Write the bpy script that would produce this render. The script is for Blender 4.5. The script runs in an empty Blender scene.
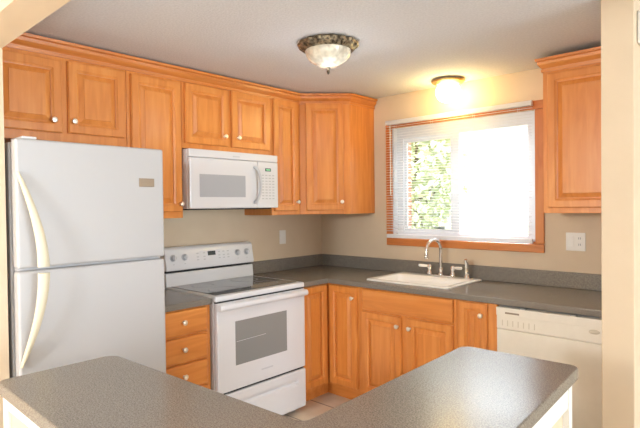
import bpy, bmesh, math, random
from mathutils import Vector, Matrix
random.seed(7)
S = bpy.context.scene
C = S.collection

# ------------------------------------------------------------------ camera
CAM = (3.1809, -3.4894, 1.4598); YAW, PITCH, ROLL, FPX = -0.7426, -0.0160, -0.0118, 509.546
cd = bpy.data.cameras.new('camera'); cam = bpy.data.objects.new('camera', cd); C.objects.link(cam)
fw = Vector((math.sin(YAW)*math.cos(PITCH), math.cos(YAW)*math.cos(PITCH), math.sin(PITCH)))
rt = fw.cross(Vector((0, 0, 1))).normalized(); up = rt.cross(fw)
r2 = rt*math.cos(ROLL)+up*math.sin(ROLL); u2 = -rt*math.sin(ROLL)+up*math.cos(ROLL)
M = Matrix((r2, u2, -fw)).transposed().to_4x4(); M.translation = CAM
cam.matrix_world = M
cd.sensor_width = 36; cd.lens = FPX/640*36; cd.clip_start = 0.02; cd.clip_end = 300
S.camera = cam

# ------------------------------------------------------------------ world, sun, daylight, fill lights, exposure
S.view_settings.view_transform = 'Standard'; S.view_settings.look = 'None'
S.view_settings.gamma = 1; S.view_settings.use_curve_mapping = False
S.view_settings.exposure = 0.70
w = bpy.data.worlds.new('sky'); S.world = w; w.use_nodes = True
nt = w.node_tree; bg = nt.nodes['Background']
sky = nt.nodes.new('ShaderNodeTexSky'); sky.sky_type = 'HOSEK_WILKIE'; sky.turbidity = 4; sky.ground_albedo = .4
sky.sun_direction = Vector((.5, -.4, .75)).normalized()
mixw = nt.nodes.new('ShaderNodeMixRGB'); mixw.inputs[0].default_value = .65; mixw.inputs[2].default_value = (1, 1, 1, 1)
nt.links.new(sky.outputs[0], mixw.inputs[1]); nt.links.new(mixw.outputs[0], bg.inputs[0])
bg.inputs[1].default_value = 1.5

def light(name, kind, loc, energy, color, target=None, **kw):
    d = bpy.data.lights.new(name, kind); d.energy = energy; d.color = color
    for k, v in kw.items(): setattr(d, k, v)
    o = bpy.data.objects.new(name, d); C.objects.link(o); o.location = loc
    if target is not None:
        o.rotation_euler = (Vector(target)-Vector(loc)).to_track_quat('-Z', 'Y').to_euler()
    return o

light('sun', 'SUN', (4, -11, 12), 9.0, (1, .96, .9), (0, 0, 0), angle=.01)
# added area fill in the unseen rear opening behind the camera
light('rear_fill', 'AREA', (2.6, -6.5, 1.25), 6, (.78, .89, 1), (1.6, -1.0, 1.3), shape='RECTANGLE', size=2.6, size_y=2.0)
# added area fill from the right, in front of an unseen side opening
light('side_fill', 'AREA', (8.9, -2.0, 1.3), 185, (.78, .89, 1), (.5, -1.4, 1.1), shape='RECTANGLE', size=3.2, size_y=1.9)
# sky light falling on the window over the sink (outside, above the window's view)
light('window_sky', 'AREA', (1.37, 1.5, 3.0), 200, (.86, .93, 1), (1.37, -.3, 1.35), shape='RECTANGLE', size=2.4, size_y=1.2)
# photographer's flash beside the camera
light('flash', 'AREA', (3.05, -3.79, 1.36), 3.6, (.95, .96, 1), (1.3, -1.3, 1.25), shape='DISK', size=.12)
# added neutral fill aimed at evening out the kitchen, then the dining room's warm lamp
light('kitchen_fill', 'POINT', (2.0, -6.2, 1.92), 165, (.86, .93, 1), shadow_soft_size=.18)
light('dining_lamp', 'POINT', (.9, -4.4, 1.5), 20, (1, .58, .18), shadow_soft_size=.12)

# ------------------------------------------------------------------ materials
def mat(name, color, rough=.5, metal=0, coat=0, spec=.5, emit=None, estr=0):
    m = bpy.data.materials.new(name); m.use_nodes = True
    b = m.node_tree.nodes['Principled BSDF']
    b.inputs['Base Color'].default_value = (*color, 1); b.inputs['Roughness'].default_value = rough
    b.inputs['Metallic'].default_value = metal; b.inputs['Coat Weight'].default_value = coat
    b.inputs['Specular IOR Level'].default_value = spec
    if emit: b.inputs['Emission Color'].default_value = (*emit, 1); b.inputs['Emission Strength'].default_value = estr
    return m

def nodes(m): return m.node_tree.nodes, m.node_tree.links, m.node_tree.nodes['Principled BSDF']

def noisy(m, c1, c2, scale, detail=3, bump=0, bscale=None, lo=.35, hi=.65, coord='Object', stretch=(1, 1, 1), bdist=.002):
    n, l, b = nodes(m)
    tc = n.new('ShaderNodeTexCoord'); mp = n.new('ShaderNodeMapping'); mp.inputs['Scale'].default_value = stretch
    l.new(tc.outputs[coord], mp.inputs[0])
    t = n.new('ShaderNodeTexNoise'); t.inputs['Scale'].default_value = scale; t.inputs['Detail'].default_value = detail
    l.new(mp.outputs[0], t.inputs['Vector'])
    r = n.new('ShaderNodeValToRGB'); r.color_ramp.elements[0].position = lo; r.color_ramp.elements[1].position = hi
    r.color_ramp.elements[0].color = (*c1, 1); r.color_ramp.elements[1].color = (*c2, 1)
    l.new(t.outputs['Fac'], r.inputs[0]); l.new(r.outputs[0], b.inputs['Base Color'])
    if bump:
        t2 = n.new('ShaderNodeTexNoise'); t2.inputs['Scale'].default_value = bscale or scale; t2.inputs['Detail'].default_value = 2
        l.new(mp.outputs[0], t2.inputs['Vector'])
        bp = n.new('ShaderNodeBump'); bp.inputs['Strength'].default_value = bump; bp.inputs['Distance'].default_value = bdist
        l.new(t2.outputs['Fac'], bp.inputs['Height']); l.new(bp.outputs[0], b.inputs['Normal'])
    return m

def wood(name, dark, mid, pale, rough=.32, axis='Z'):
    m = mat(name, mid, rough, coat=.25); n, l, b = nodes(m)
    b.inputs['Coat Roughness'].default_value = .25
    tc = n.new('ShaderNodeTexCoord'); oi = n.new('ShaderNodeObjectInfo')
    vm = n.new('ShaderNodeVectorMath'); vm.operation = 'SCALE'; vm.inputs['Scale'].default_value = 9
    cb = n.new('ShaderNodeCombineXYZ')
    for i in range(3): l.new(oi.outputs['Random'], cb.inputs[i])
    l.new(cb.outputs[0], vm.inputs[0])
    ad = n.new('ShaderNodeVectorMath'); ad.operation = 'ADD'
    l.new(tc.outputs['Object'], ad.inputs[0]); l.new(vm.outputs[0], ad.inputs[1])
    mp = n.new('ShaderNodeMapping')
    mp.inputs['Scale'].default_value = {'Z': (14, 14, 1.3), 'X': (1.3, 14, 14), 'Y': (14, 1.3, 14)}[axis]
    l.new(ad.outputs[0], mp.inputs[0])
    t = n.new('ShaderNodeTexNoise'); t.inputs['Scale'].default_value = 1.9; t.inputs['Detail'].default_value = 6; t.inputs['Distortion'].default_value = .8
    l.new(mp.outputs[0], t.inputs['Vector'])
    r = n.new('ShaderNodeValToRGB'); e = r.color_ramp.elements
    e[0].position = .3; e[0].color = (*dark, 1); e[1].position = .72; e[1].color = (*pale, 1)
    k = e.new(.5); k.color = (*mid, 1)
    l.new(t.outputs['Fac'], r.inputs[0]); l.new(r.outputs[0], b.inputs['Base Color'])
    return m

WOOD = wood('honey_maple', (.62, .205, .038), (.70, .25, .05), (.76, .305, .07))
WOODX = wood('honey_maple_crosswise', (.62, .205, .038), (.70, .25, .05), (.76, .305, .07), axis='X')
WOODY = wood('honey_maple_moulding', (.54, .17, .03), (.63, .21, .042), (.69, .26, .058), axis='Y')
CASING = wood('stained_casing', (.50, .15, .032), (.58, .185, .04), (.64, .22, .05), axis='X')
CASINGZ = wood('stained_casing_upright', (.50, .15, .032), (.58, .185, .04), (.64, .22, .05))
WALL = noisy(mat('beige_paint', (.6, .5, .36), .85), (.66, .53, .37), (.68, .55, .39), 6, bump=.15, bscale=160)
CEIL = noisy(mat('white_textured_ceiling', (.72, .68, .66), .95), (.62, .625, .64), (.69, .695, .71), 90, bump=.6, bscale=110, bdist=.004)
TRIMW = mat('white_trim_paint', (.8, .78, .72), .5)
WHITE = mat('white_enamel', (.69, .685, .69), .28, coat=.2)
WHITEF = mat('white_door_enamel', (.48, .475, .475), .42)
CREAM = mat('cream_plastic', (.72, .66, .49), .4)
DWM = noisy(mat('cream_enamel', (.74, .68, .56), .38), (.80, .75, .64), (.82, .77, .66), 20)
GREYP = mat('grey_plastic', (.30, .31, .32), .5)
LGREY = mat('light_grey_plastic', (.55, .55, .56), .45)
BLACK = mat('black_gap', (.012, .012, .013), .6)
GLASSBK = mat('dark_ceramic_glass', (.05, .047, .043), .08, coat=.3)
OVENGL = mat('oven_window_glass', (.25, .25, .24), .12)
MWGL = mat('microwave_window_screen', (.40, .41, .43), .3)
MARK = mat('faint_print', (.47, .47, .47), .6)
MARKC = mat('faint_print_cream', (.62, .56, .44), .6)
DISP = mat('dark_display', (.03, .04, .035), .2)
DIG = mat('green_digits', (.1, .25, .12), .4, emit=(.3, .8, .4), estr=.5)
NICKEL = mat('brushed_nickel', (.92, .86, .76), .35, metal=1)
CHROME = mat('chrome', (.86, .86, .86), .09, metal=1)
PORC = mat('white_porcelain', (.85, .83, .78), .2, coat=.4)
SINKM = mat('white_sink_enamel', (.88, .87, .84), .25, coat=.3)
BADGE = mat('bronze_badge', (.32, .26, .2), .35, metal=.7)
BRONZE = noisy(mat('antique_bronze', (.1, .08, .05), .4, metal=.8), (.05, .04, .028), (.36, .30, .20), 60, detail=2)
BRASS = mat('polished_brass', (.72, .52, .24), .45, metal=1)
ALAB = noisy(mat('pressed_glass', (.8, .76, .68), .18, coat=.6, emit=(1, .90, .70), estr=.03), (.46, .42, .33), (.76, .71, .58), 22, detail=2, bump=.4, bscale=30)
GLOBE = mat('lit_globe', (1, .95, .8), .4, emit=(1, .78, .34), estr=16)
PLATE = mat('white_wall_plate', (.82, .80, .74), .4)
VINYL = mat('white_vinyl', (.82, .83, .86), .4)
SLAT = mat('white_blind_slat', (.80, .79, .79), .5)
_n, _l, _b = nodes(SLAT)
_tr = _n.new('ShaderNodeBsdfTranslucent'); _tr.inputs[0].default_value = (.85, .85, .86, 1)
_mx = _n.new('ShaderNodeMixShader'); _mx.inputs[0].default_value = .3
_l.new(_b.outputs[0], _mx.inputs[1]); _l.new(_tr.outputs[0], _mx.inputs[2]); _l.new(_mx.outputs[0], _n['Material Output'].inputs[0])

def clear(name, tint, gl):
    m = bpy.data.materials.new(name); m.use_nodes = True; n = m.node_tree.nodes; l = m.node_tree.links
    n.clear(); o = n.new('ShaderNodeOutputMaterial'); t = n.new('ShaderNodeBsdfTransparent'); t.inputs[0].default_value = (*tint, 1)
    g = n.new('ShaderNodeBsdfGlossy'); g.inputs['Roughness'].default_value = .02
    x = n.new('ShaderNodeMixShader'); x.inputs[0].default_value = gl
    l.new(t.outputs[0], x.inputs[1]); l.new(g.outputs[0], x.inputs[2]); l.new(x.outputs[0], o.inputs[0])
    return m
PANE = clear('window_glass', (.97, .98, .98), .05)
SCREEN = clear('insect_screen', (.84, .85, .84), .0)

def laminate():
    m = mat('grey_speckled_laminate', (.2, .19, .18), .25, spec=.5); n, l, b = nodes(m)
    tc = n.new('ShaderNodeTexCoord')
    v = n.new('ShaderNodeTexNoise'); v.inputs['Scale'].default_value = 260; v.inputs['Detail'].default_value = 3
    l.new(tc.outputs['Object'], v.inputs['Vector'])
    r = n.new('ShaderNodeValToRGB'); e = r.color_ramp.elements
    e[0].position = .36; e[0].color = (.130, .116, .096, 1); e[1].position = .64; e[1].color = (.270, .243, .206, 1)
    k = e.new(.5); k.color = (.200, .180, .152, 1)
    l.new(v.outputs['Fac'], r.inputs[0]); l.new(r.outputs[0], b.inputs['Base Color'])
    t = n.new('ShaderNodeTexNoise'); t.inputs['Scale'].default_value = 60; l.new(tc.outputs['Object'], t.inputs['Vector'])
    bp = n.new('ShaderNodeBump'); bp.inputs['Strength'].default_value = .02; bp.inputs['Distance'].default_value = .001
    l.new(t.outputs['Fac'], bp.inputs['Height']); l.new(bp.outputs[0], b.inputs['Normal'])
    return m
LAM = laminate()

def tiles():
    m = mat('beige_floor_tile', (.6, .5, .38), .35); n, l, b = nodes(m)
    tc = n.new('ShaderNodeTexCoord'); mp = n.new('ShaderNodeMapping'); mp.inputs['Location'].default_value = (.10, .12, 0)
    l.new(tc.outputs['Object'], mp.inputs[0])
    br = n.new('ShaderNodeTexBrick'); br.offset = 0; br.inputs['Scale'].default_value = 1
    br.inputs['Brick Width'].default_value = .31; br.inputs['Row Height'].default_value = .31; br.inputs['Mortar Size'].default_value = .006
    br.inputs['Color1'].default_value = (.80, .70, .56, 1); br.inputs['Color2'].default_value = (.72, .62, .48, 1); br.inputs['Mortar'].default_value = (.26, .21, .16, 1)
    l.new(mp.outputs[0], br.inputs['Vector'])
    t = n.new('ShaderNodeTexNoise'); t.inputs['Scale'].default_value = 9; t.inputs['Detail'].default_value = 4; l.new(tc.outputs['Object'], t.inputs['Vector'])
    x = n.new('ShaderNodeMixRGB'); x.blend_type = 'OVERLAY'; x.inputs[0].default_value = .35
    l.new(br.outputs['Color'], x.inputs[1]); l.new(t.outputs['Fac'], x.inputs[2]); l.new(x.outputs[0], b.inputs['Base Color'])
    bp = n.new('ShaderNodeBump'); bp.inputs['Strength'].default_value = .3; bp.inputs['Distance'].default_value = .003; bp.invert = True
    l.new(br.outputs['Fac'], bp.inputs['Height']); l.new(bp.outputs[0], b.inputs['Normal'])
    return m
TILE = tiles()
BOUNCE_CARPET = noisy(mat('pale_bounce_carpet', (.6, .58, .55), .95), (.58, .56, .54), (.66, .64, .62), 60)  # unseen dining floor, made up pale and neutral for its bounce light
GRASS = noisy(mat('lawn', (.2, .3, .08), .9), (.48, .55, .36), (.62, .68, .48), 3, bump=.5, bscale=40)
LEAF = noisy(mat('leaf', (.2, .3, .08), .8), (.55, .62, .38), (.78, .82, .60), 3)
BARK = noisy(mat('bark', (.2, .14, .1), .9), (.14, .10, .07), (.26, .19, .13), 12)
STONE = noisy(mat('grey_stone', (.12, .12, .13), .9), (.07, .07, .08), (.2, .2, .2), 5)

def bricks():
    m = mat('red_brick', (.5, .2, .13), .9); n, l, b = nodes(m)
    tc = n.new('ShaderNodeTexCoord'); mp = n.new('ShaderNodeMapping'); mp.inputs['Rotation'].default_value = (math.pi/2, 0, 0)
    l.new(tc.outputs['Object'], mp.inputs[0])
    br = n.new('ShaderNodeTexBrick'); br.inputs['Scale'].default_value = 1
    br.inputs['Brick Width'].default_value = .2; br.inputs['Row Height'].default_value = .07; br.inputs['Mortar Size'].default_value = .008
    br.inputs['Color1'].default_value = (.42, .17, .11, 1); br.inputs['Color2'].default_value = (.30, .12, .08, 1); br.inputs['Mortar'].default_value = (.5, .45, .4, 1)
    l.new(mp.outputs[0], br.inputs['Vector']); l.new(br.outputs['Color'], b.inputs['Base Color'])
    return m
BRICK = bricks()

# ------------------------------------------------------------------ mesh helpers
def box(bm, x0, x1, y0, y1, z0, z1):
    v = [bm.verts.new((x, y, z)) for x in (x0, x1) for y in (y0, y1) for z in (z0, z1)]
    for f in ((0, 1, 3, 2), (4, 6, 7, 5), (0, 4, 5, 1), (2, 3, 7, 6), (0, 2, 6, 4), (1, 5, 7, 3)):
        bm.faces.new([v[i] for i in f])
    return bm
def B(*a): return box(bmesh.new(), *a)
def rings(bm, rs, cap0=True, cap1=True, closed=True):
    vs = [[bm.verts.new(p) for p in r] for r in rs]; n = len(vs[0])
    for a, b in zip(vs, vs[1:]):
        for i in range(n if closed else n-1):
            j = (i+1) % n; bm.faces.new((a[i], a[j], b[j], b[i]))
    if cap0: bm.faces.new(vs[0][::-1])
    if cap1: bm.faces.new(vs[-1])
    return vs
def frame_of(d):
    d = Vector(d).normalized(); a = Vector((0, 0, 1)) if abs(d.z) < .9 else Vector((1, 0, 0))
    x = d.cross(a).normalized(); return x, d.cross(x).normalized(), d
def lathe(bm, prof, origin=(0, 0, 0), axis=(0, 0, 1), n=24):
    """prof: (radius, distance along axis)"""
    x, y, d = frame_of(axis); o = Vector(origin)
    rings(bm, [[o+d*h+(x*math.cos(2*math.pi*k/n)+y*math.sin(2*math.pi*k/n))*max(r, 1e-4) for k in range(n)] for r, h in prof])
    return bm
def tube(bm, pts, r, n=10):
    pts = [Vector(p) for p in pts]; rs = []
    rad = r if isinstance(r, (list, tuple)) else [r]*len(pts); px = None
    for i, p in enumerate(pts):
        t = (pts[min(i+1, len(pts)-1)]-pts[max(i-1, 0)]).normalized()
        if px is None: px, _, _ = frame_of(t)
        px = (px-t*px.dot(t)).normalized(); py = t.cross(px)
        rs.append([p+(px*math.cos(2*math.pi*k/n)+py*math.sin(2*math.pi*k/n))*rad[i] for k in range(n)])
    rings(bm, rs); return bm
def prism(bm, poly, z0, z1):
    rings(bm, [[(x, y, z0) for x, y in poly], [(x, y, z1) for x, y in poly]]); return bm
def sweep(bm, path, prof):
    """prof (out, z) swept along an xy path with mitred corners; out is to the right of travel"""
    n = len(path); rs = []
    for i, p in enumerate(path):
        p = Vector(p); d0 = (p-Vector(path[i-1])).normalized() if i else None
        d1 = (Vector(path[i+1])-p).normalized() if i < n-1 else None
        a = d0 or d1; b = d1 or d0
        na = Vector((a.y, -a.x)); nb = Vector((b.y, -b.x)); m = (na+nb).normalized(); m /= max(m.dot(na), .3)
        rs.append([(p.x+m.x*o, p.y+m.y*o, z) for o, z in prof])
    rings(bm, rs); return bm
def grid_prism(xs, ys, keep, z0, z1):
    bm = bmesh.new(); vs = {}
    def v(i, j):
        if (i, j) not in vs: vs[i, j] = bm.verts.new((xs[i], ys[j], z0))
        return vs[i, j]
    fs = []
    for i in range(len(xs)-1):
        for j in range(len(ys)-1):
            if keep((xs[i]+xs[i+1])/2, (ys[j]+ys[j+1])/2):
                fs.append(bm.faces.new((v(i, j), v(i+1, j), v(i+1, j+1), v(i, j+1))))
    ex = bmesh.ops.extrude_face_region(bm, geom=fs)
    bmesh.ops.translate(bm, verts=[g for g in ex['geom'] if isinstance(g, bmesh.types.BMVert)], vec=(0, 0, z1-z0))
    bmesh.ops.dissolve_limit(bm, angle_limit=.01, verts=bm.verts[:], edges=bm.edges[:])
    return bm
def link(name, bm, m, parent=None, loc=(0, 0, 0), bevel=0, smooth=False, seg=2):
    bmesh.ops.recalc_face_normals(bm, faces=bm.faces)
    me = bpy.data.meshes.new(name); bm.to_mesh(me); bm.free(); me.materials.append(m)
    o = bpy.data.objects.new(name, me); C.objects.link(o); o.location = loc
    if parent: o.parent = parent
    if smooth:
        for p in me.polygons: p.use_smooth = True
        if hasattr(me, 'set_sharp_from_angle'): me.set_sharp_from_angle(angle=math.radians(40))
    if bevel:
        md = o.modifiers.new('bevel', 'BEVEL'); md.width = bevel; md.segments = seg; md.limit_method = 'ANGLE'; md.angle_limit = math.radians(35)
        md.harden_normals = False
    return o
def thing(name, label, cat, loc=(0, 0, 0), rot=0, group=None):
    o = bpy.data.objects.new(name, None); C.objects.link(o); o.empty_display_size = .05
    o.location = loc; o.rotation_euler = (0, 0, rot); o['label'] = label; o['category'] = cat
    if group: o['group'] = group
    return o
def tag(o, label, cat, group=None):
    o['label'] = label; o['category'] = cat
    if group: o['group'] = group
    return o
def struct(name, bm, m, **k):
    o = link(name, bm, m, **k); o['kind'] = 'structure'; return o
def rect_ring(x0, x1, z0, z1, ins, y):
    return [(x0+ins, y, z0+ins), (x1-ins, y, z0+ins), (x1-ins, y, z1-ins), (x0+ins, y, z1-ins)]
H90 = math.pi/2

# ------------------------------------------------------------------ room shell
H = 2.355
struct('floor', B(-.12, 9.2, -2.92, .18, -.1, 0), TILE)
struct('floor', B(-.12, 9.2, -6.7, -2.9205, -.1, 0), BOUNCE_CARPET)
struct('ceiling', B(-.12, 9.2, -6.7, .18, H, H+.1), CEIL)
struct('wall_left', B(-.12, 0, -6.7, .18, 0, H), WALL)
WX0, WX1, WZ0, WZ1 = .79, 1.945, 1.185, 2.09
struct('wall_back', grid_prism([0, WX0, WX1, 9.2], [0, WZ0, WZ1, H], lambda x, z: not (WX0 < x < WX1 and WZ0 < z < WZ1), -.15, 0), WALL).rotation_euler = (H90, 0, 0)
struct('wall_right', B(2.576, 2.703, -1.0, -.001, 0, H-.001), WALL, bevel=.004)
# wall stub beside the fridge together with the header that crosses to the dining room
hd = bmesh.new(); prism(hd, [(.001, 0), (.71, 0), (.71, 2.15), (9.0, 2.15), (9.0, H-.001), (.001, H-.001)], 2.79, 2.92)
struct('wall_front', hd, WALL).rotation_euler = (H90, 0, 0)
struct('wall_side', grid_prism([.001, .4, 3.6, 6.7], [0, .35, 2.25, H], lambda y, z: not (.4 < y < 3.6 and .35 < z < 2.25), 9.0, 9.1), WALL).matrix_world = Matrix(((0, 0, 1, 0), (-1, 0, 0, 0), (0, 1, 0, 0), (0, 0, 0, 1)))  # unseen opening, added to go with the side fill light
struct('wall_rear', grid_prism([0, .9, 4.3, 9.0], [0, 2.15, H], lambda x, z: not (.9 < x < 4.3 and z < 2.15), 6.6, 6.7), WALL).rotation_euler = (H90, 0, 0)

# window over the sink
win = struct('window_1', grid_prism([WX0+.001, .862, 1.305, 1.36, 1.868, WX1-.001], [WZ0+.001, 1.235, 1.995, WZ1-.001],
             lambda x, z: not (1.235 < z < 1.995 and (.862 < x < 1.305 or 1.36 < x < 1.868)), -.11, -.05), VINYL, bevel=.004)
win.rotation_euler = (H90, 0, 0)
def wpart(name, bm, m, **k): 
    o = link(name, bm, m, win, **k); o.rotation_euler = (-H90, 0, 0); return o
wpart('pane', B(.862, 1.305, .078, .082, 1.235, 1.995), PANE)
wpart('pane', B(1.36, 1.868, .078, .082, 1.235, 1.995), PANE)
wpart('insect_screen', B(.863, 1.304, .096, .098, 1.236, 1.994), SCREEN)['label'] = 'grey insect screen over the left sash'
wpart('sash', grid_prism([.862, .89, 1.28, 1.305], [1.235, 1.262, 1.968, 1.995], lambda x, z: not (.89 < x < 1.28 and 1.262 < z < 1.968), -.075, -.066), VINYL).rotation_euler = (0, 0, 0)
wpart('sill', B(WX0+.002, WX1-.002, .001, .05, WZ0+.001, WZ0+.016), CASING)
wpart('jamb', B(WX0+.001, WX0+.014, .001, .05, WZ0+.017, WZ1-.001), VINYL)
wpart('jamb', B(WX1-.014, WX1-.001, .001, .05, WZ0+.017, WZ1-.001), VINYL)
cs = struct('trim_1', B(.738, 1.998, -.019, -.001, 2.085, 2.142), CASING, bevel=.004)
for nm, a, m in (('casing', (.738, 1.998, -.019, -.001, 1.130, 1.188), CASING), ('casing', (.738, .796, -.019, -.001, 1.189, 2.084), CASINGZ), ('casing', (1.940, 1.998, -.019, -.001, 1.189, 2.084), CASINGZ)):
    link(nm, B(*a), m, cs, bevel=.005)

# blind in front of the window
bl = thing('venetian_blind', 'white mini blind with open slats over the sink window', 'blind', (1.355, -.05, 2.142))
BX0, BX1 = .768-1.355, 1.938-1.355
link('headrail', B(BX0, BX1, -.016, .016, -.036, -.002), SLAT, bl, bevel=.003)
sl = bmesh.new(); zz = -.052
while zz > -.905:
    pr = [(-.0125, .001), (-.006, .0028), (0, .0034), (.006, .0028), (.0125, .001)]
    rings(sl, [[(BX0+.004, y, zz+z+y*.10) for y, z in pr]+[(BX0+.004, y, zz+z-.0006+y*.10) for y, z in pr[::-1]],
               [(BX1-.004, y, zz+z+y*.10) for y, z in pr]+[(BX1-.004, y, zz+z-.0006+y*.10) for y, z in pr[::-1]]])
    zz -= .0205
link('slats', sl, SLAT, bl, smooth=True)
link('bottom_rail', B(BX0+.002, BX1-.002, -.013, .013, -.948, -.918), SLAT, bl, bevel=.003)
for x in (-.50, -.17, .17, .49):
    cb = bmesh.new()
    tube(cb, [(x, -.0135, -.036), (x, -.0135, -.92)], .0009, 6); tube(cb, [(x, .0135, -.036), (x, .0135, -.92)], .0009, 6)
    link('ladder_cord', cb, SLAT, bl)
wd = bmesh.new(); tube(wd, [(-.535, -.021, -.03), (-.535, -.022, -.60)], .0035, 6); link('tilt_wand', wd, PLATE, bl)

# outside
struct('lawn', B(-30, 30, .2, 60, -.5, -.35), GRASS)
def tree(x, y, h, r, label, seed):
    rnd = random.Random(seed); t = thing('garden_tree', label, 'tree', (x, y, -.36))
    tb = bmesh.new(); tube(tb, [(0, 0, 0), (.05, 0, h*.3), (0, .05, h*.6), (0, 0, h*.85)], [r*.12, r*.09, r*.06, r*.02], 10)
    for k in range(6):
        a = k*1.05; z = h*(.35+.06*k); tube(tb, [(0, 0, z), (math.cos(a)*r*.6, math.sin(a)*r*.6, z+h*.18)], [r*.04, r*.012], 6)
    link('trunk', tb, BARK, t, smooth=True)
    fb = bmesh.new()
    for k in range(2600):
        while True:
            p = Vector((rnd.uniform(-1, 1), rnd.uniform(-1, 1), rnd.uniform(-1, 1)))
            if p.length < 1 and (p.length > .45 or rnd.random() < .3): break
        c = Vector((p.x*r, p.y*r, h*.62+p.z*h*.42)); s = rnd.uniform(.08, .17)
        u = Vector((rnd.gauss(0, 1), rnd.gauss(0, 1), rnd.gauss(0, 1))).normalized(); v = u.orthogonal().normalized()
        q = [c+u*s, c+v*s*.5, c-u*s, c-v*s*.5]
        fb.faces.new([fb.verts.new(i) for i in q])
    link('foliage', fb, LEAF, t)
    return t
tree(-5.3, 10.2, 4.6, 1.55, 'pale green leafy tree seen through the left sash of the window', 3)
tree(-11.2, 17.5, 6.6, 2.3, 'taller pale tree standing farther back beyond the window', 5)
tag(link('brick_pillar', B(-.50, -.17, 1.55, 1.80, -.35, 3.2), BRICK), 'reddish brick pillar outside at the left edge of the window', 'pillar')
tag(link('garden_wall', B(-13, -6.6, 14, 14.3, -.36, .62), STONE), 'low dark stone wall across the lawn outside', 'wall')

# ------------------------------------------------------------------ cabinets
def knob(parent, x, z, y, n=None):
    bm = bmesh.new()
    lathe(bm, [(.008, 0), (.006, .004), (.0055, .012), (.009, .016), (.0145, .020), (.0155, .024), (.012, .0285), (0, .030)], (x, y, z), (0, -1, 0), 18)
    return link('knob', bm, NICKEL, parent, smooth=True)
T = .021
def door(parent, x0, x1, z0, z1, kn=None, yf=0, stile=.055):
    """raised-panel door whose back lies at local y = yf (front toward -y)"""
    w, h = x1-x0, z1-z0; bm = bmesh.new()
    rings(bm, [rect_ring(0, w, 0, h, i, y) for i, y in ((.0, 0), (0, -T+.007), (.004, -T+.004), (.005, -T), (stile-.012, -T), (stile-.010, -T+.003), (stile-.003, -T+.006), (stile, -T+.0065), (stile, -T+.0145))], True, False)
    d = link('door', bm, WOOD, parent, (x0, yf, z0))
    pb = bmesh.new(); s = stile-.001
    rings(pb, [rect_ring(0, w, 0, h, i, y) for i, y in ((s, -.002), (s, -T+.0140), (s+.006, -T+.0140), (s+.010, -T+.0115), (s+.030, -T+.0035), (s+.031, -T+.0005))])
    link('raised_panel', pb, WOOD, d)
    if kn: knob(d, kn[0]-x0, kn[1]-z0, -T)
    return d
def drawer_front(parent, x0, x1, z0, z1, kn=None, yf=0, name='drawer'):
    w, h = x1-x0, z1-z0; bm = bmesh.new()
    rings(bm, [rect_ring(0, w, 0, h, i, y) for i, y in ((0, 0), (0, -T+.007), (.003, -T+.003), (.012, -T))])
    d = link(name, bm, WOODX, parent, (x0, yf, z0))
    if kn: knob(d, kn[0]-x0, kn[1]-z0, -T)
    return d
def upper(label, loc, rot, w, z0, z1, doors, depth=.325, name='wall_cabinet', group=None):
    """origin at the left back bottom corner; front toward local -y"""
    t = thing(name, label, 'cabinet', (loc[0], loc[1], z0), rot, group)
    link('carcass', B(.001, w-.001, -depth+.02, -.001, 0, z1-z0), WOOD, t)
    link('face_frame', B(.0005, w-.0005, -depth, -depth+.0195, 0, z1-z0), WOOD, t, bevel=.0015)
    for a in doors: door(t, a[0], a[1], a[2]-z0, a[3]-z0, (a[4][0], a[4][1]-z0) if len(a) > 4 else None, -depth)
    return t
Y0 = -2.785
upper('short two-door maple wall cabinet above the refrigerator', (.001, Y0), H90, .739, 1.815, 2.30,
      [(.038, .375, 1.862, 2.245, (.326, 1.925)), (.405, .722, 1.866, 2.252, (.428, 1.928))])
upper('tall single-door maple wall cabinet between refrigerator and microwave', (.001, -2.045), H90, .368, 1.393, 2.30,
      [(.022, .352, 1.432, 2.25, (.338, 1.482))])
upper('short two-door maple wall cabinet above the microwave', (.001, -1.676), H90, .762, 1.842, 2.30,
      [(.017, .357, 1.873, 2.26, (.318, 1.94)), (.388, .738, 1.873, 2.265, (.432, 1.94))])
upper('narrow single-door maple wall cabinet right of the microwave', (.001, -.913), H90, .300, 1.393, 2.30,
      [(.018, .265, 1.424, 2.272, (.246, 1.492))])
# diagonal corner cabinet
dc = thing('corner_wall_cabinet', 'diagonal one-door maple wall cabinet in the corner beside the window', 'cabinet', (0, 0, 1.393))
pb = bmesh.new(); prism(pb, [(.001, -.001), (.001, -.611), (.312, -.611), (.605, -.318), (.609, -.318), (.609, -.001)], 0, .907)
link('carcass', pb, WOOD, dc)
ff = bmesh.new(); q = .0141
prism(ff, [(.3135, -.611), (.326, -.611), (.61, -.327), (.61, -.3155)], 0, .907); link('face_frame', ff, WOOD, dc, bevel=.0015)
dd = door(dc, 0, .300, .031, .88, (.282, .098), 0)
dd.rotation_euler = (0, 0, math.pi/4); a = Vector((.326, -.611))+Vector((1, 1)).normalized()*.05
dd.location = (a.x+.0004, a.y-.0004, .031)
CROWN = [(0, 2.266), (.008, 2.266), (.010, 2.281), (.005, 2.284), (.006, 2.288), (.015, 2.296), (.026, 2.309), (.029, 2.320), (.025, 2.322), (.026, 2.327), (.038, 2.331), (.040, 2.345), (0, 2.345)]
cm = bmesh.new(); sweep(cm, [(.3265, -2.784), (.3265, -.6105), (.6105, -.3265), (.6105, -.003)], CROWN)
tag(link('crown_moulding', cm, WOODY), 'long stained crown moulding running along the tops of the left-hand wall cabinets', 'moulding')
rc = upper('single-door maple wall cabinet right of the window', (2.100, -.001), 0, .474, 1.400, 2.275,
      [(.030, .445, 1.432, 2.225)])
cm2 = bmesh.new(); sweep(cm2, [(0, -.002), (0, -.3245), (.472, -.3245)], [(o*.9, z-1.425) for o, z in CROWN])
link('crown', cm2, WOODX, rc)

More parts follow.
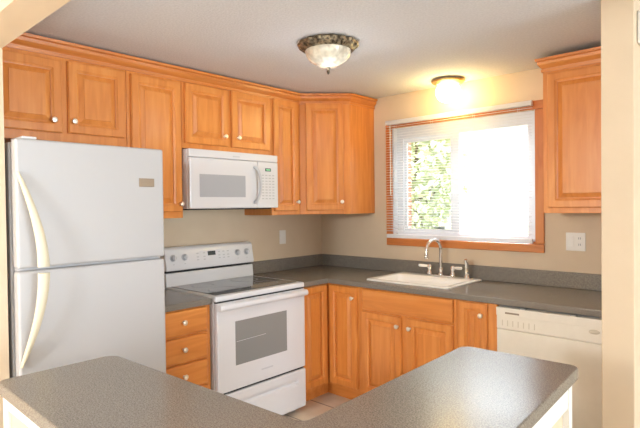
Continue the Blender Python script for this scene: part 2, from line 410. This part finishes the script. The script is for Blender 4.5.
def base_cab(label, loc, rot, w, name='base_cabinet', stilez=.115):
    t = thing(name, label, 'cabinet', (loc[0], loc[1], 0), rot)
    link('carcass', B(.001, w-.001, -.588, -.01, .11, .874), WOOD, t)
    link('toe_kick', B(.001, w-.001, -.535, -.52, 0, .1095), WOODX, t)
    link('face_frame', B(.0005, w-.0005, -.61, -.5885, .11, .874), WOOD, t, bevel=.0015)
    return t
FY = -.61
t = base_cab('maple base cabinet with a stack of drawers between refrigerator and stove', (.001, -2.052), H90, .368)
for k in range(4):
    zt = .868-k*.156
    drawer_front(t, .03, .338, zt-.143 if k < 3 else .135, zt, (.17, zt-.066), FY)
# L-shaped corner cabinet
cc = thing('corner_base_cabinet', 'maple corner base cabinet with two doors meeting at a right angle beside the stove', 'cabinet', (0, 0, 0))
xs = [.01, .589, .913]; ys = [-.913, -.589, -.01]
link('carcass', grid_prism(xs, ys, lambda x, y: not (x > .589 and y < -.589), .11, .874), WOOD, cc)
link('toe_kick', grid_prism([.01, .535, .913], [-.913, -.535, -.01], lambda x, y: not (x > .535 and y < -.535), 0, .1095), WOODX, cc)
link('face_frame', grid_prism([.5895, .61, .913], [-.913, -.61, -.5895], lambda x, y: not (x > .61 and y < -.61), .11, .874), WOOD, cc)
dA = door(cc, 0, .262, .13, .868); dA.rotation_euler = (0, 0, H90); dA.location = (.6105, -.905, .13)
door(cc, .637, .898, .13, .868, (.868, .79), -.6105)
t = base_cab('two-door maple sink base cabinet with a false drawer front under the sink', (.914, -.001), 0, .762)
o = [c for c in t.children if c.name.startswith('carcass')][0]; bpy.data.objects.remove(o)
link('carcass', grid_prism([.001, .016, .746, .761], [-.588, -.02, -.01], lambda x, y: x < .016 or x > .746 or y > -.02, .11, .874), WOOD, t)
drawer_front(t, .036, .742, .722, .868, None, FY, 'false_drawer_front')
door(t, .036, .362, .13, .708, (.340, .645), FY); door(t, .410, .742, .13, .708, (.436, .645), FY)
t = base_cab('narrow one-door maple base cabinet between sink cabinet and dishwasher', (1.677, -.001), 0, .257)
door(t, .024, .200, .13, .868, (.170, .80), FY, .048)

# ------------------------------------------------------------------ counters
ct = thing('corner_countertop', 'long grey speckled corner countertop holding the sink under the window', 'countertop', (0, 0, .876))
SX0, SX1, SY0, SY1 = .945, 1.535, -.505, -.135
link('top', grid_prism([.002, .635, SX0, SX1, 2.574], [-.912, -.635, SY0, SY1, -.002],
     lambda x, y: not (x > .635 and y < -.635) and not (SX0 < x < SX1 and SY0 < y < SY1), 0, .038), LAM, ct, bevel=.007, seg=3)
link('backsplash', grid_prism([.002, .022, 2.574], [-.912, -.022, -.002], lambda x, y: not (x > .022 and y < -.022), .0385, .140), LAM, ct, bevel=.003)
c2 = thing('short_countertop', 'short grey speckled countertop over the drawers between refrigerator and stove', 'countertop', (0, 0, .876))
link('top', B(.002, .635, -2.052, -1.682, 0, .038), LAM, c2, bevel=.007, seg=3)
link('backsplash', B(.002, .022, -2.052, -1.682, .0385, .140), LAM, c2, bevel=.003)

# sink
sk = thing('kitchen_sink', 'white drop-in sink set in the counter below the window', 'sink', (1.247, -.29, .9145))
def rrect(hx, hy, r, z, cx=0, cy=0, n=5):
    out = []
    for sx, sy, a0 in ((1, 1, 0), (-1, 1, 1), (-1, -1, 2), (1, -1, 3)):
        for k in range(n):
            a = (a0+k/(n-1))*H90; out.append((cx+sx*(hx-r)+r*math.cos(a), cy+sy*(hy-r)+r*math.sin(a), z))
    return out
bm = bmesh.new()
rings(bm, [rrect(.335, .245, .02, 0), rrect(.335, .245, .02, .007), rrect(.330, .240, .02, .011), rrect(.288, .178, .05, .010, 0, -.030),
           rrect(.282, .172, .05, .007, 0, -.030), rrect(.262, .142, .05, -.012, 0, -.040), rrect(.240, .110, .05, -.05, 0, -.050), rrect(.225, .095, .05, -.13, 0, -.050), rrect(.20, .075, .05, -.15, 0, -.050)], False, True)
link('basin', bm, SINKM, sk, smooth=True)
bm = bmesh.new(); lathe(bm, [(.04, 0), (.042, .002), (.030, .003), (.0, .001)], (0, -.05, -.150)); link('drain', bm, CHROME, sk, smooth=True)
# faucet
fx, fyy, fz = 1.283, -.098, .925
fa = thing('kitchen_faucet', 'chrome gooseneck faucet with white lever handles behind the sink', 'faucet', (fx, fyy, fz))
link('base_plate', (lambda b: (rings(b, [rrect(.112, .024, .02, 0), rrect(.112, .024, .02, .009), rrect(.106, .019, .018, .013)]), b)[1])(bmesh.new()), CHROME, fa, smooth=True)
bm = bmesh.new()
lathe(bm, [(.022, .013), (.022, .02), (.016, .028), (.014, .045), (.018, .052), (.013, .062), (.0115, .075)], n=18)
pts = [(0, 0, .07), (0, 0, .15), (0, 0, .20)]
for k in range(1, 13):
    a = math.pi*k/12; pts.append((-.02*(1-math.cos(a))/2, -.085*(1-math.cos(a))+0, .20+.078*math.sin(a)))
pts.append((-.02, -.172, .165))
tube(bm, pts, .0125, 12)
lathe(bm, [(.0125, 0), (.015, .006), (.015, .02), (.012, .026)], (-.02, -.172, .145), (0, 0, 1), 14)
link('spout', bm, CHROME, fa, smooth=True)
for s in (-1, 1):
    bm = bmesh.new(); lathe(bm, [(.024, .013), (.024, .021), (.017, .030), (.013, .050), (.019, .060), (.0165, .074), (.011, .082), (0, .085)], (s*.096, 0, 0), n=16)
    v = link('valve', bm, CHROME, fa, smooth=True)
    bm = bmesh.new(); d = Vector((s, -.25, .04)).normalized(); tube(bm, [Vector((s*.096, 0, .070))+d*k for k in (.01, .02, .045, .080, .086)], [.008, .0095, .012, .011, .005], 10)
    link('lever', bm, PORC, v, smooth=True)['label'] = 'white porcelain lever'
sp = thing('side_sprayer', 'chrome side sprayer standing right of the faucet', 'sprayer', (1.490, -.098, fz))
bm = bmesh.new(); lathe(bm, [(.027, 0), (.027, .006), (.019, .014), (.015, .03), (.018, .033)], n=16); link('holder', bm, CHROME, sp, smooth=True)
bm = bmesh.new(); lathe(bm, [(.013, .033), (.017, .055), (.012, .075), (.015, .085)], n=16); tube(bm, [(0, 0, .08), (0, 0, .112), (-.003, -.012, .138)], [.014, .017, .012], 12)
tube(bm, [(0, .012, .07), (0, .018, .10), (0, .008, .118)], .003, 6); link('spray_head', bm, CHROME, sp, smooth=True)

# ------------------------------------------------------------------ peninsula
pe = thing('peninsula_countertop', 'L-shaped grey laminate peninsula top with rounded corners in the foreground', 'countertop', (0, 0, .876))
def fillet(poly, rad):
    out = []; n = len(poly)
    for i, p in enumerate(poly):
        p = Vector(p); a = (Vector(poly[i-1])-p).normalized(); b = (Vector(poly[(i+1) % n])-p).normalized(); r = rad[i]
        if r <= 0: out.append(tuple(p)); continue
        ang = a.angle(b); d = r/math.tan(ang/2); c = p+(a+b).normalized()*(r/math.sin(ang/2))
        s = p+a*d-c; e = p+b*d-c
        for k in range(8): 
            v = s.lerp(e, k/7).normalized()*r; out.append(tuple(c+v))
    return out
PEN = [(1.322, -3.002), (2.735, -3.02), (2.672, -1.655), (2.255, -1.668), (2.280, -2.580), (1.322, -2.615)]
bm = bmesh.new(); prism(bm, fillet(PEN, [.03, .05, .035, .045, .03, .05]), 0, .038)
link('top', bm, LAM, pe, bevel=.005, seg=3)
pbse = thing('peninsula_cabinet', 'beige-panelled peninsula base under the grey laminate peninsula top', 'cabinet', (0, 0, 0))
def lx(y, d): return 2.672+(2.735-2.672)*(-1.655-y)/1.365-d       # dining-side face, d inside the top's edge
bm = bmesh.new(); prism(bm, [(1.365, -2.975), (lx(-2.975, .030), -2.975), (lx(-1.76, .030), -1.76), (2.33, -1.76), (2.345, -2.655), (1.365, -2.69)], 0, .8755)
link('carcass', bm, WALL, pbse)
bm = bmesh.new(); prism(bm, [(lx(-2.99, .0295), -2.975), (lx(-2.99, .014), -2.975), (lx(-1.76, .014), -1.76), (lx(-1.76, .0295), -1.76)], .800, .8755)
link('top_rail', bm, TRIMW, pbse)
bm = bmesh.new(); prism(bm, [(lx(-1.7595, .06), -1.7595), (lx(-1.7595, .010), -1.7595), (lx(-1.725, .010), -1.725), (lx(-1.725, .06), -1.725)], 0, .8755)
link('corner_post', bm, TRIMW, pbse)
link('end_panel', B(1.348, 1.3645, -2.990, -2.66, 0, .8755), TRIMW, pbse)
link('back_panel', B(1.365, 2.66, -2.982, -2.9755, 0, .8755), WALL, pbse)
link('top_rail', B(1.396, 2.66, -2.990, -2.9822, .835, .8755), TRIMW, pbse)
link('corner_post', B(1.365, 1.3955, -2.990, -2.9822, 0, .8755), TRIMW, pbse)

# ------------------------------------------------------------------ refrigerator
fr = thing('refrigerator', 'white top-freezer refrigerator with cream bow handles', 'refrigerator', (0, 0, 0))
FA, FB = -2.768, -2.072
link('body', B(.03, .680, FA, FB, .03, 1.755), WHITE, fr, bevel=.006)
link('gasket', B(.6805, .712, FA+.012, FB-.008, .10, 1.75), GREYP, fr)
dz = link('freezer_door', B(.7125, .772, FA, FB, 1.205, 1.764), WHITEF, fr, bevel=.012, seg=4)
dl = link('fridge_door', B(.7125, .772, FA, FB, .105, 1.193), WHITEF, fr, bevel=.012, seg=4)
link('toe_grille', B(.66, .70, FA+.01, FB-.01, .015, .098), GREYP, fr)
link('divider', B(.6955, .735, FA+.01, FB-.01, 1.1935, 1.2045), LGREY, fr)
link('hinge_cover', B(.60, .76, FA+.03, FA+.09, 1.7645, 1.776), WHITE, fr, bevel=.004)
def bow(pts, parent):
    rs = []
    for x, y, z, w, th in pts:
        rs.append([(x+th*math.sin(2*math.pi*k/14), y+w*math.cos(2*math.pi*k/14), z) for k in range(14)])
    bm = bmesh.new(); rings(bm, rs); return link('handle', bm, CREAM, parent, smooth=True)
def hp(u):   # u: 0 at the far end, 1 at the gap between the doors
    return .776+.052*math.sin(min(u, .97)*math.pi*.62)**.9, FA+.006+.080*math.sin(u*1.45), .005+.020*u**.6
up_ = []; lo_ = []
for k in range(13):
    u = k/12; x, y, ww = hp(u)
    up_.append((x, y, 1.620-.408*u, ww, .012)); lo_.append((x, y, .785+.400*u, ww, .012))
bow(up_, dz); bow(lo_, dl)
link('badge', B(.7722, .7745, -2.212, -2.128, 1.567, 1.610), BADGE, dz, bevel=.004)

# ------------------------------------------------------------------ stove
st = thing('electric_range', 'white freestanding electric range with dark glass cooktop', 'stove', (0, 0, 0))
SA, SB = -1.674, -.918
link('body', B(.03, .632, SA, SB, .03, .886), WHITE, st, bevel=.003)
link('cooktop_frame', B(.03, .662, SA-.003, SB+.003, .8865, .922), WHITE, st, bevel=.010, seg=3)
link('glass_cooktop', B(.115, .615, SA+.03, SB-.03, .9222, .9252), GLASSBK, st, bevel=.001)
for cx, cy, r in ((.24, SA+.20, .075), (.24, SB-.20, .095), (.48, SA+.20, .105), (.48, SB-.20, .08)):
    bm = bmesh.new(); rings(bm, [[(cx+rr*math.cos(a*math.pi/20), cy+rr*math.sin(a*math.pi/20), z) for a in range(40)] for rr, z in ((r, .9254), (r, .9258), (r+.003, .9258), (r+.003, .9254))], False, False)
    link('burner_ring', bm, GREYP, st)
# backguard: lower riser, dark slot, leaning control panel
bm = bmesh.new(); rings(bm, [[(.03, y, .9225), (.108, y, .9225), (.100, y, 1.012), (.03, y, 1.012)] for y in (SA, SB)])
link('riser', bm, WHITE, st, bevel=.004)
link('vent_slot', B(.035, .085, SA+.006, SB-.006, 1.0125, 1.028), BLACK, st)
bm = bmesh.new(); rings(bm, [[(.03, y, 1.0285), (.112, y, 1.0285), (.114, y, 1.045), (.092, y, 1.165), (.080, y, 1.180), (.055, y, 1.188), (.03, y, 1.186)] for y in (SA-.002, SB+.002)])
bgp = link('control_panel', bm, WHITE, st, bevel=.005, smooth=True)
pn = Vector((.12, 0, .022)).normalized()
def onp(y, z): return Vector((.114-(z-1.045)*.1833, y, z))
for y in (-1.618, -1.528, -1.068, -.982):
    bm = bmesh.new(); lathe(bm, [(.024, 0), (.024, .004), (.019, .007), (.017, .022), (.013, .025), (0, .025)], onp(y, 1.115), pn, 20)
    o = onp(y, 1.115)+pn*.025
    k = link('knob', bm, LGREY, bgp, smooth=True)
    g = bmesh.new(); box(g, o.x-.004, o.x+.006, y-.004, y+.004, o.z-.017, o.z+.017); link('grip', g, WHITE, k)
    m_ = bmesh.new(); p = onp(y, 1.072); box(m_, p.x-.001, p.x+.0006, y-.006, y+.006, 1.068, 1.073); link('mark', m_, MARK, bgp)
def plate_on(y0, y1, z0, z1, t, m, name):
    a, b_ = onp(y0, z0), onp(y0, z1); bm = bmesh.new()
    rings(bm, [[a-pn*.001, b_-pn*.001, b_+pn*t, a+pn*t], [Vector((v.x, y1, v.z)) for v in (a-pn*.001, b_-pn*.001, b_+pn*t, a+pn*t)]])
    return link(name, bm, m, bgp)
plate_on(-1.40, -1.22, 1.075, 1.150, .0008, WHITE, 'keypad')
plate_on(-1.335, -1.268, 1.112, 1.142, .0016, DISP, 'display')
for y in (-1.43, -1.375, -1.245, -1.205, -1.165):
    for z in (1.085, 1.105, 1.13): plate_on(y, y+.018, z, z+.006, .0014, MARK, 'button')
od = link('oven_door', B(.6325, .668, SA+.004, SB-.004, .328, .878), WHITE, st, bevel=.006)
link('door_gap', B(.6325, .655, SA+.006, SB-.006, .8785, .886), BLACK, st)
link('oven_window', B(.6682, .6692, -1.538, -1.100, .478, .752), OVENGL, od)
rk = bmesh.new()
for z in (.625,): tube(rk, [(.6693, -1.53, z), (.6693, -1.29, z+.004)], .0015, 6)
link('oven_rack', rk, LGREY, od)
bm = bmesh.new(); rings(bm, [[(.668, y, .828), (.700, y, .835), (.708, y, .847), (.706, y, .866), (.694, y, .875), (.668, y, .873)] for y in (SA+.004, SB-.004)])
link('handle', bm, WHITE, od, bevel=.004, smooth=True)
for y in (-1.53, -1.40, -1.25, -1.12): link('vent_slot', B(.690, .699, y-.045, y+.045, .8752, .8762), LGREY, od)
link('badge', B(.668, .6688, -1.33, -1.23, .398, .408), LGREY, od)
link('drawer_gap', B(.6325, .650, SA+.006, SB-.006, .314, .3275), BLACK, st)
dw_ = [(.6325, .045), (.664, .045), (.668, .055), (.668, .205), (.664, .222), (.650, .232), (.654, .244), (.664, .250), (.668, .262), (.668, .306), (.662, .3135), (.6325, .3135)]
def drw(y, k): return [(x if not .205 < z < .262 else x+(.668-x)*k, y, z) for x, z in dw_]
bm = bmesh.new(); rings(bm, [drw(SA+.004, 1), drw(SA+.07, 1), drw(SA+.10, 0), drw(SB-.10, 0), drw(SB-.07, 1), drw(SB-.004, 1)])
link('storage_drawer', bm, WHITE, st, bevel=.002)
for y in (SA+.05, SB-.05):
    for x in (.08, .58):
        bm = bmesh.new(); lathe(bm, [(.018, 0), (.018, .01), (.01, .012), (.01, .031)], (x, y, 0)); link('foot', bm, GREYP, st)

# ------------------------------------------------------------------ microwave
mw = thing('microwave_oven', 'white over-the-range microwave mounted under the short cabinet', 'microwave', (0, 0, 1.446))
MA, MB = -1.6755, -.9135
link('body', B(.005, .372, MA+.002, MB-.002, .004, .388), WHITE, mw, bevel=.004)
link('underside', B(.03, .35, MA+.03, MB-.03, -.004, .004), BLACK, mw)
DM = -1.110
md_ = link('door', B(.3725, .402, MA+.002, DM, .004, .335), WHITE, mw, bevel=.010, seg=3)
link('top_grille', B(.3725, .400, MA+.002, MB-.002, .3365, .388), WHITE, mw, bevel=.006)
link('control_panel', B(.3725, .400, DM+.002, MB-.002, .004, .335), WHITE, mw, bevel=.005)
link('window', B(.4022, .4030, -1.60, -1.225, .080, .228), MWGL, md_)
def arc(y, s):
    pts = []
    for k in range(15):
        a = math.pi*k/14; pts.append((.402+.042*math.sin(a), y-s*.028*math.sin(a), .168+.125*math.cos(a)))
    return pts
bm = bmesh.new(); tube(bm, arc(-1.148, -1), [.011]*15, 12); link('handle', bm, LGREY, md_, smooth=True)
cpn = [o for o in mw.children if o.name.startswith('control_panel')][0]
link('display', B(.4002, .4012, -1.04, -.985, .268, .290), DISP, cpn)
link('digits', B(.4013, .4016, -1.030, -.992, .274, .284), DIG, cpn)
for r_ in range(9):
    z = .235-r_*.021
    for k in range(4): link('button', B(.4002, .4008, -1.073+k*.033, -1.052+k*.033, z, z+.007), MARK, cpn)
link('badge', B(.4002, .4008, -1.33, -1.27, .352, .361), LGREY, [o for o in mw.children if o.name.startswith('top_grille')][0])

# ------------------------------------------------------------------ dishwasher
dwr = thing('dishwasher', 'cream built-in dishwasher at the right end of the counter', 'dishwasher', (1.940, 0, 0))
W_ = .612
link('tub', B(.003, W_-.003, -.60, -.03, .10, .868), GREYP, dwr)
link('toe_panel', B(.003, W_-.003, -.57, -.555, .005, .098), DWM, dwr)
ddr = link('door', B(.002, W_-.002, -.640, -.601, .105, .7405), DWM, dwr, bevel=.005)
cpd = link('control_panel', B(.002, W_-.002, -.642, -.601, .742, .866), DWM, dwr, bevel=.005)
link('lip', B(.002, W_-.002, -.6465, -.6425, .820, .866), DWM, cpd, bevel=.003)
link('handle_slot', B(.055, .135, -.6475, -.6467, .832, .842), BADGE, cpd)
for k in range(7): link('button', B(.035+k*.030, .040+k*.030, -.6426, -.6421, .762, .795), MARKC, cpd)
bm = bmesh.new(); lathe(bm, [(.026, 0), (.026, .004), (.02, .006), (0, .006)], (0, 0, 0), (0, -1, 0), 20)
for v in bm.verts: v.co.z *= .45
link('latch', bm, MARKC, cpd, (W_-.095, -.6421, .800), smooth=True)
for x in (.14, .40): link('mounting_tab', B(x, x+.03, -.6445, -.60, .8665, .8735), GREYP, dwr)

# ------------------------------------------------------------------ lamps
dl_ = thing('ceiling_dome_light', 'pressed-glass dome light with ornate bronze rim on the ceiling', 'light', (1.315, -1.375, H))
n = 64; bm = bmesh.new()
prof = [(.10, -.001), (.155, -.002), (.165, -.012), (.158, -.024), (.148, -.030), (.138, -.044), (.128, -.046), (.124, -.03)]
rings(bm, [[((r+(.006 if i in (1, 2, 3, 4) and k % 4 < 2 else 0))*math.cos(2*math.pi*k/n), (r+(.006 if i in (1, 2, 3, 4) and k % 4 < 2 else 0))*math.sin(2*math.pi*k/n), z) for k in range(n)] for i, (r, z) in enumerate(prof)])
link('rim', bm, BRONZE, dl_)
bm = bmesh.new(); pr = [(.126, -.040), (.126, -.052), (.118, -.075), (.102, -.096), (.080, -.110), (.062, -.118), (.058, -.124), (.036, -.132), (.012, -.136), (.0, -.136)]
rings(bm, [[(r*(1+(.025*math.cos(16*2*math.pi*k/n) if 1 < i < 7 else 0))*math.cos(2*math.pi*k/n), r*(1+(.025*math.cos(16*2*math.pi*k/n) if 1 < i < 7 else 0))*math.sin(2*math.pi*k/n), z) for k in range(n)] for i, (r, z) in enumerate((max(r, .0005), z) for r, z in pr)])
link('glass_bowl', bm, ALAB, dl_, smooth=True)
bm = bmesh.new(); lathe(bm, [(.011, -.135), (.012, -.14), (.006, -.146), (.009, -.156), (.006, -.168), (.0, -.174)], n=14); link('finial', bm, BRONZE, dl_, smooth=True)
light('dome_fill', 'POINT', (1.315, -1.375, H-.24), 1.3, (.96, .97, 1), shadow_soft_size=.11)  # weak fill added below the bowl to lift wall cabinets and floor

gl = thing('globe_ceiling_light', 'lit round globe light with brass base on the ceiling above the window', 'light', (1.385, -.16, H))
bm = bmesh.new(); lathe(bm, [(.085, -.001), (.118, -.012), (.112, -.024), (.085, -.040), (.07, -.042)], n=12); link('brass_base', bm, BRASS, gl)
bm = bmesh.new(); lathe(bm, [(.066, -.040), (.080, -.055), (.087, -.080), (.084, -.110), (.070, -.138), (.046, -.156), (.02, -.164), (0, -.165)], n=28); link('globe', bm, GLOBE, gl, smooth=True)
light('globe_bulb', 'POINT', (1.385, -.16, H-.26), 1.6, (1, .68, .22), shadow_soft_size=.05)

# ------------------------------------------------------------------ wall plates
op = thing('wall_outlet', 'single white outlet plate on the wall between stove and corner', 'outlet', (0, -.503, 1.197))
link('plate', B(.0005, .006, -.036, .036, -.058, .058), PLATE, op, bevel=.002)
for z in (-.02, .02): link('receptacle', B(.0062, .0085, -.016, .016, z-.014, z+.014), PLATE, op, bevel=.002)
sw = thing('switch_and_outlet_plate', 'double white plate with rocker switch and outlet right of the window', 'switch', (2.187, 0, 1.212))
link('plate', B(-.058, .058, -.006, -.0005, -.058, .058), PLATE, sw, bevel=.002)
link('rocker', B(-.041, -.008, -.010, -.0062, -.034, .034), PLATE, sw, bevel=.002)
for z in (-.02, .02):
    r = link('receptacle', B(.010, .042, -.0085, -.0062, z-.015, z+.015), PLATE, sw, bevel=.002)
    bm = bmesh.new()
    for x in (.020, .030): box(bm, x-.002, x+.002, -.0090, -.0086, z-.004, z+.009)
    link('slots', bm, GREYP, r)
bx = thing('wall_box', 'white box on the far face of the wall end at the right edge', 'chime', (2.7035, -.90, 2.21))
link('cover', B(.0, .035, -.05, .05, -.07, .07), PLATE, bx, bevel=.008)
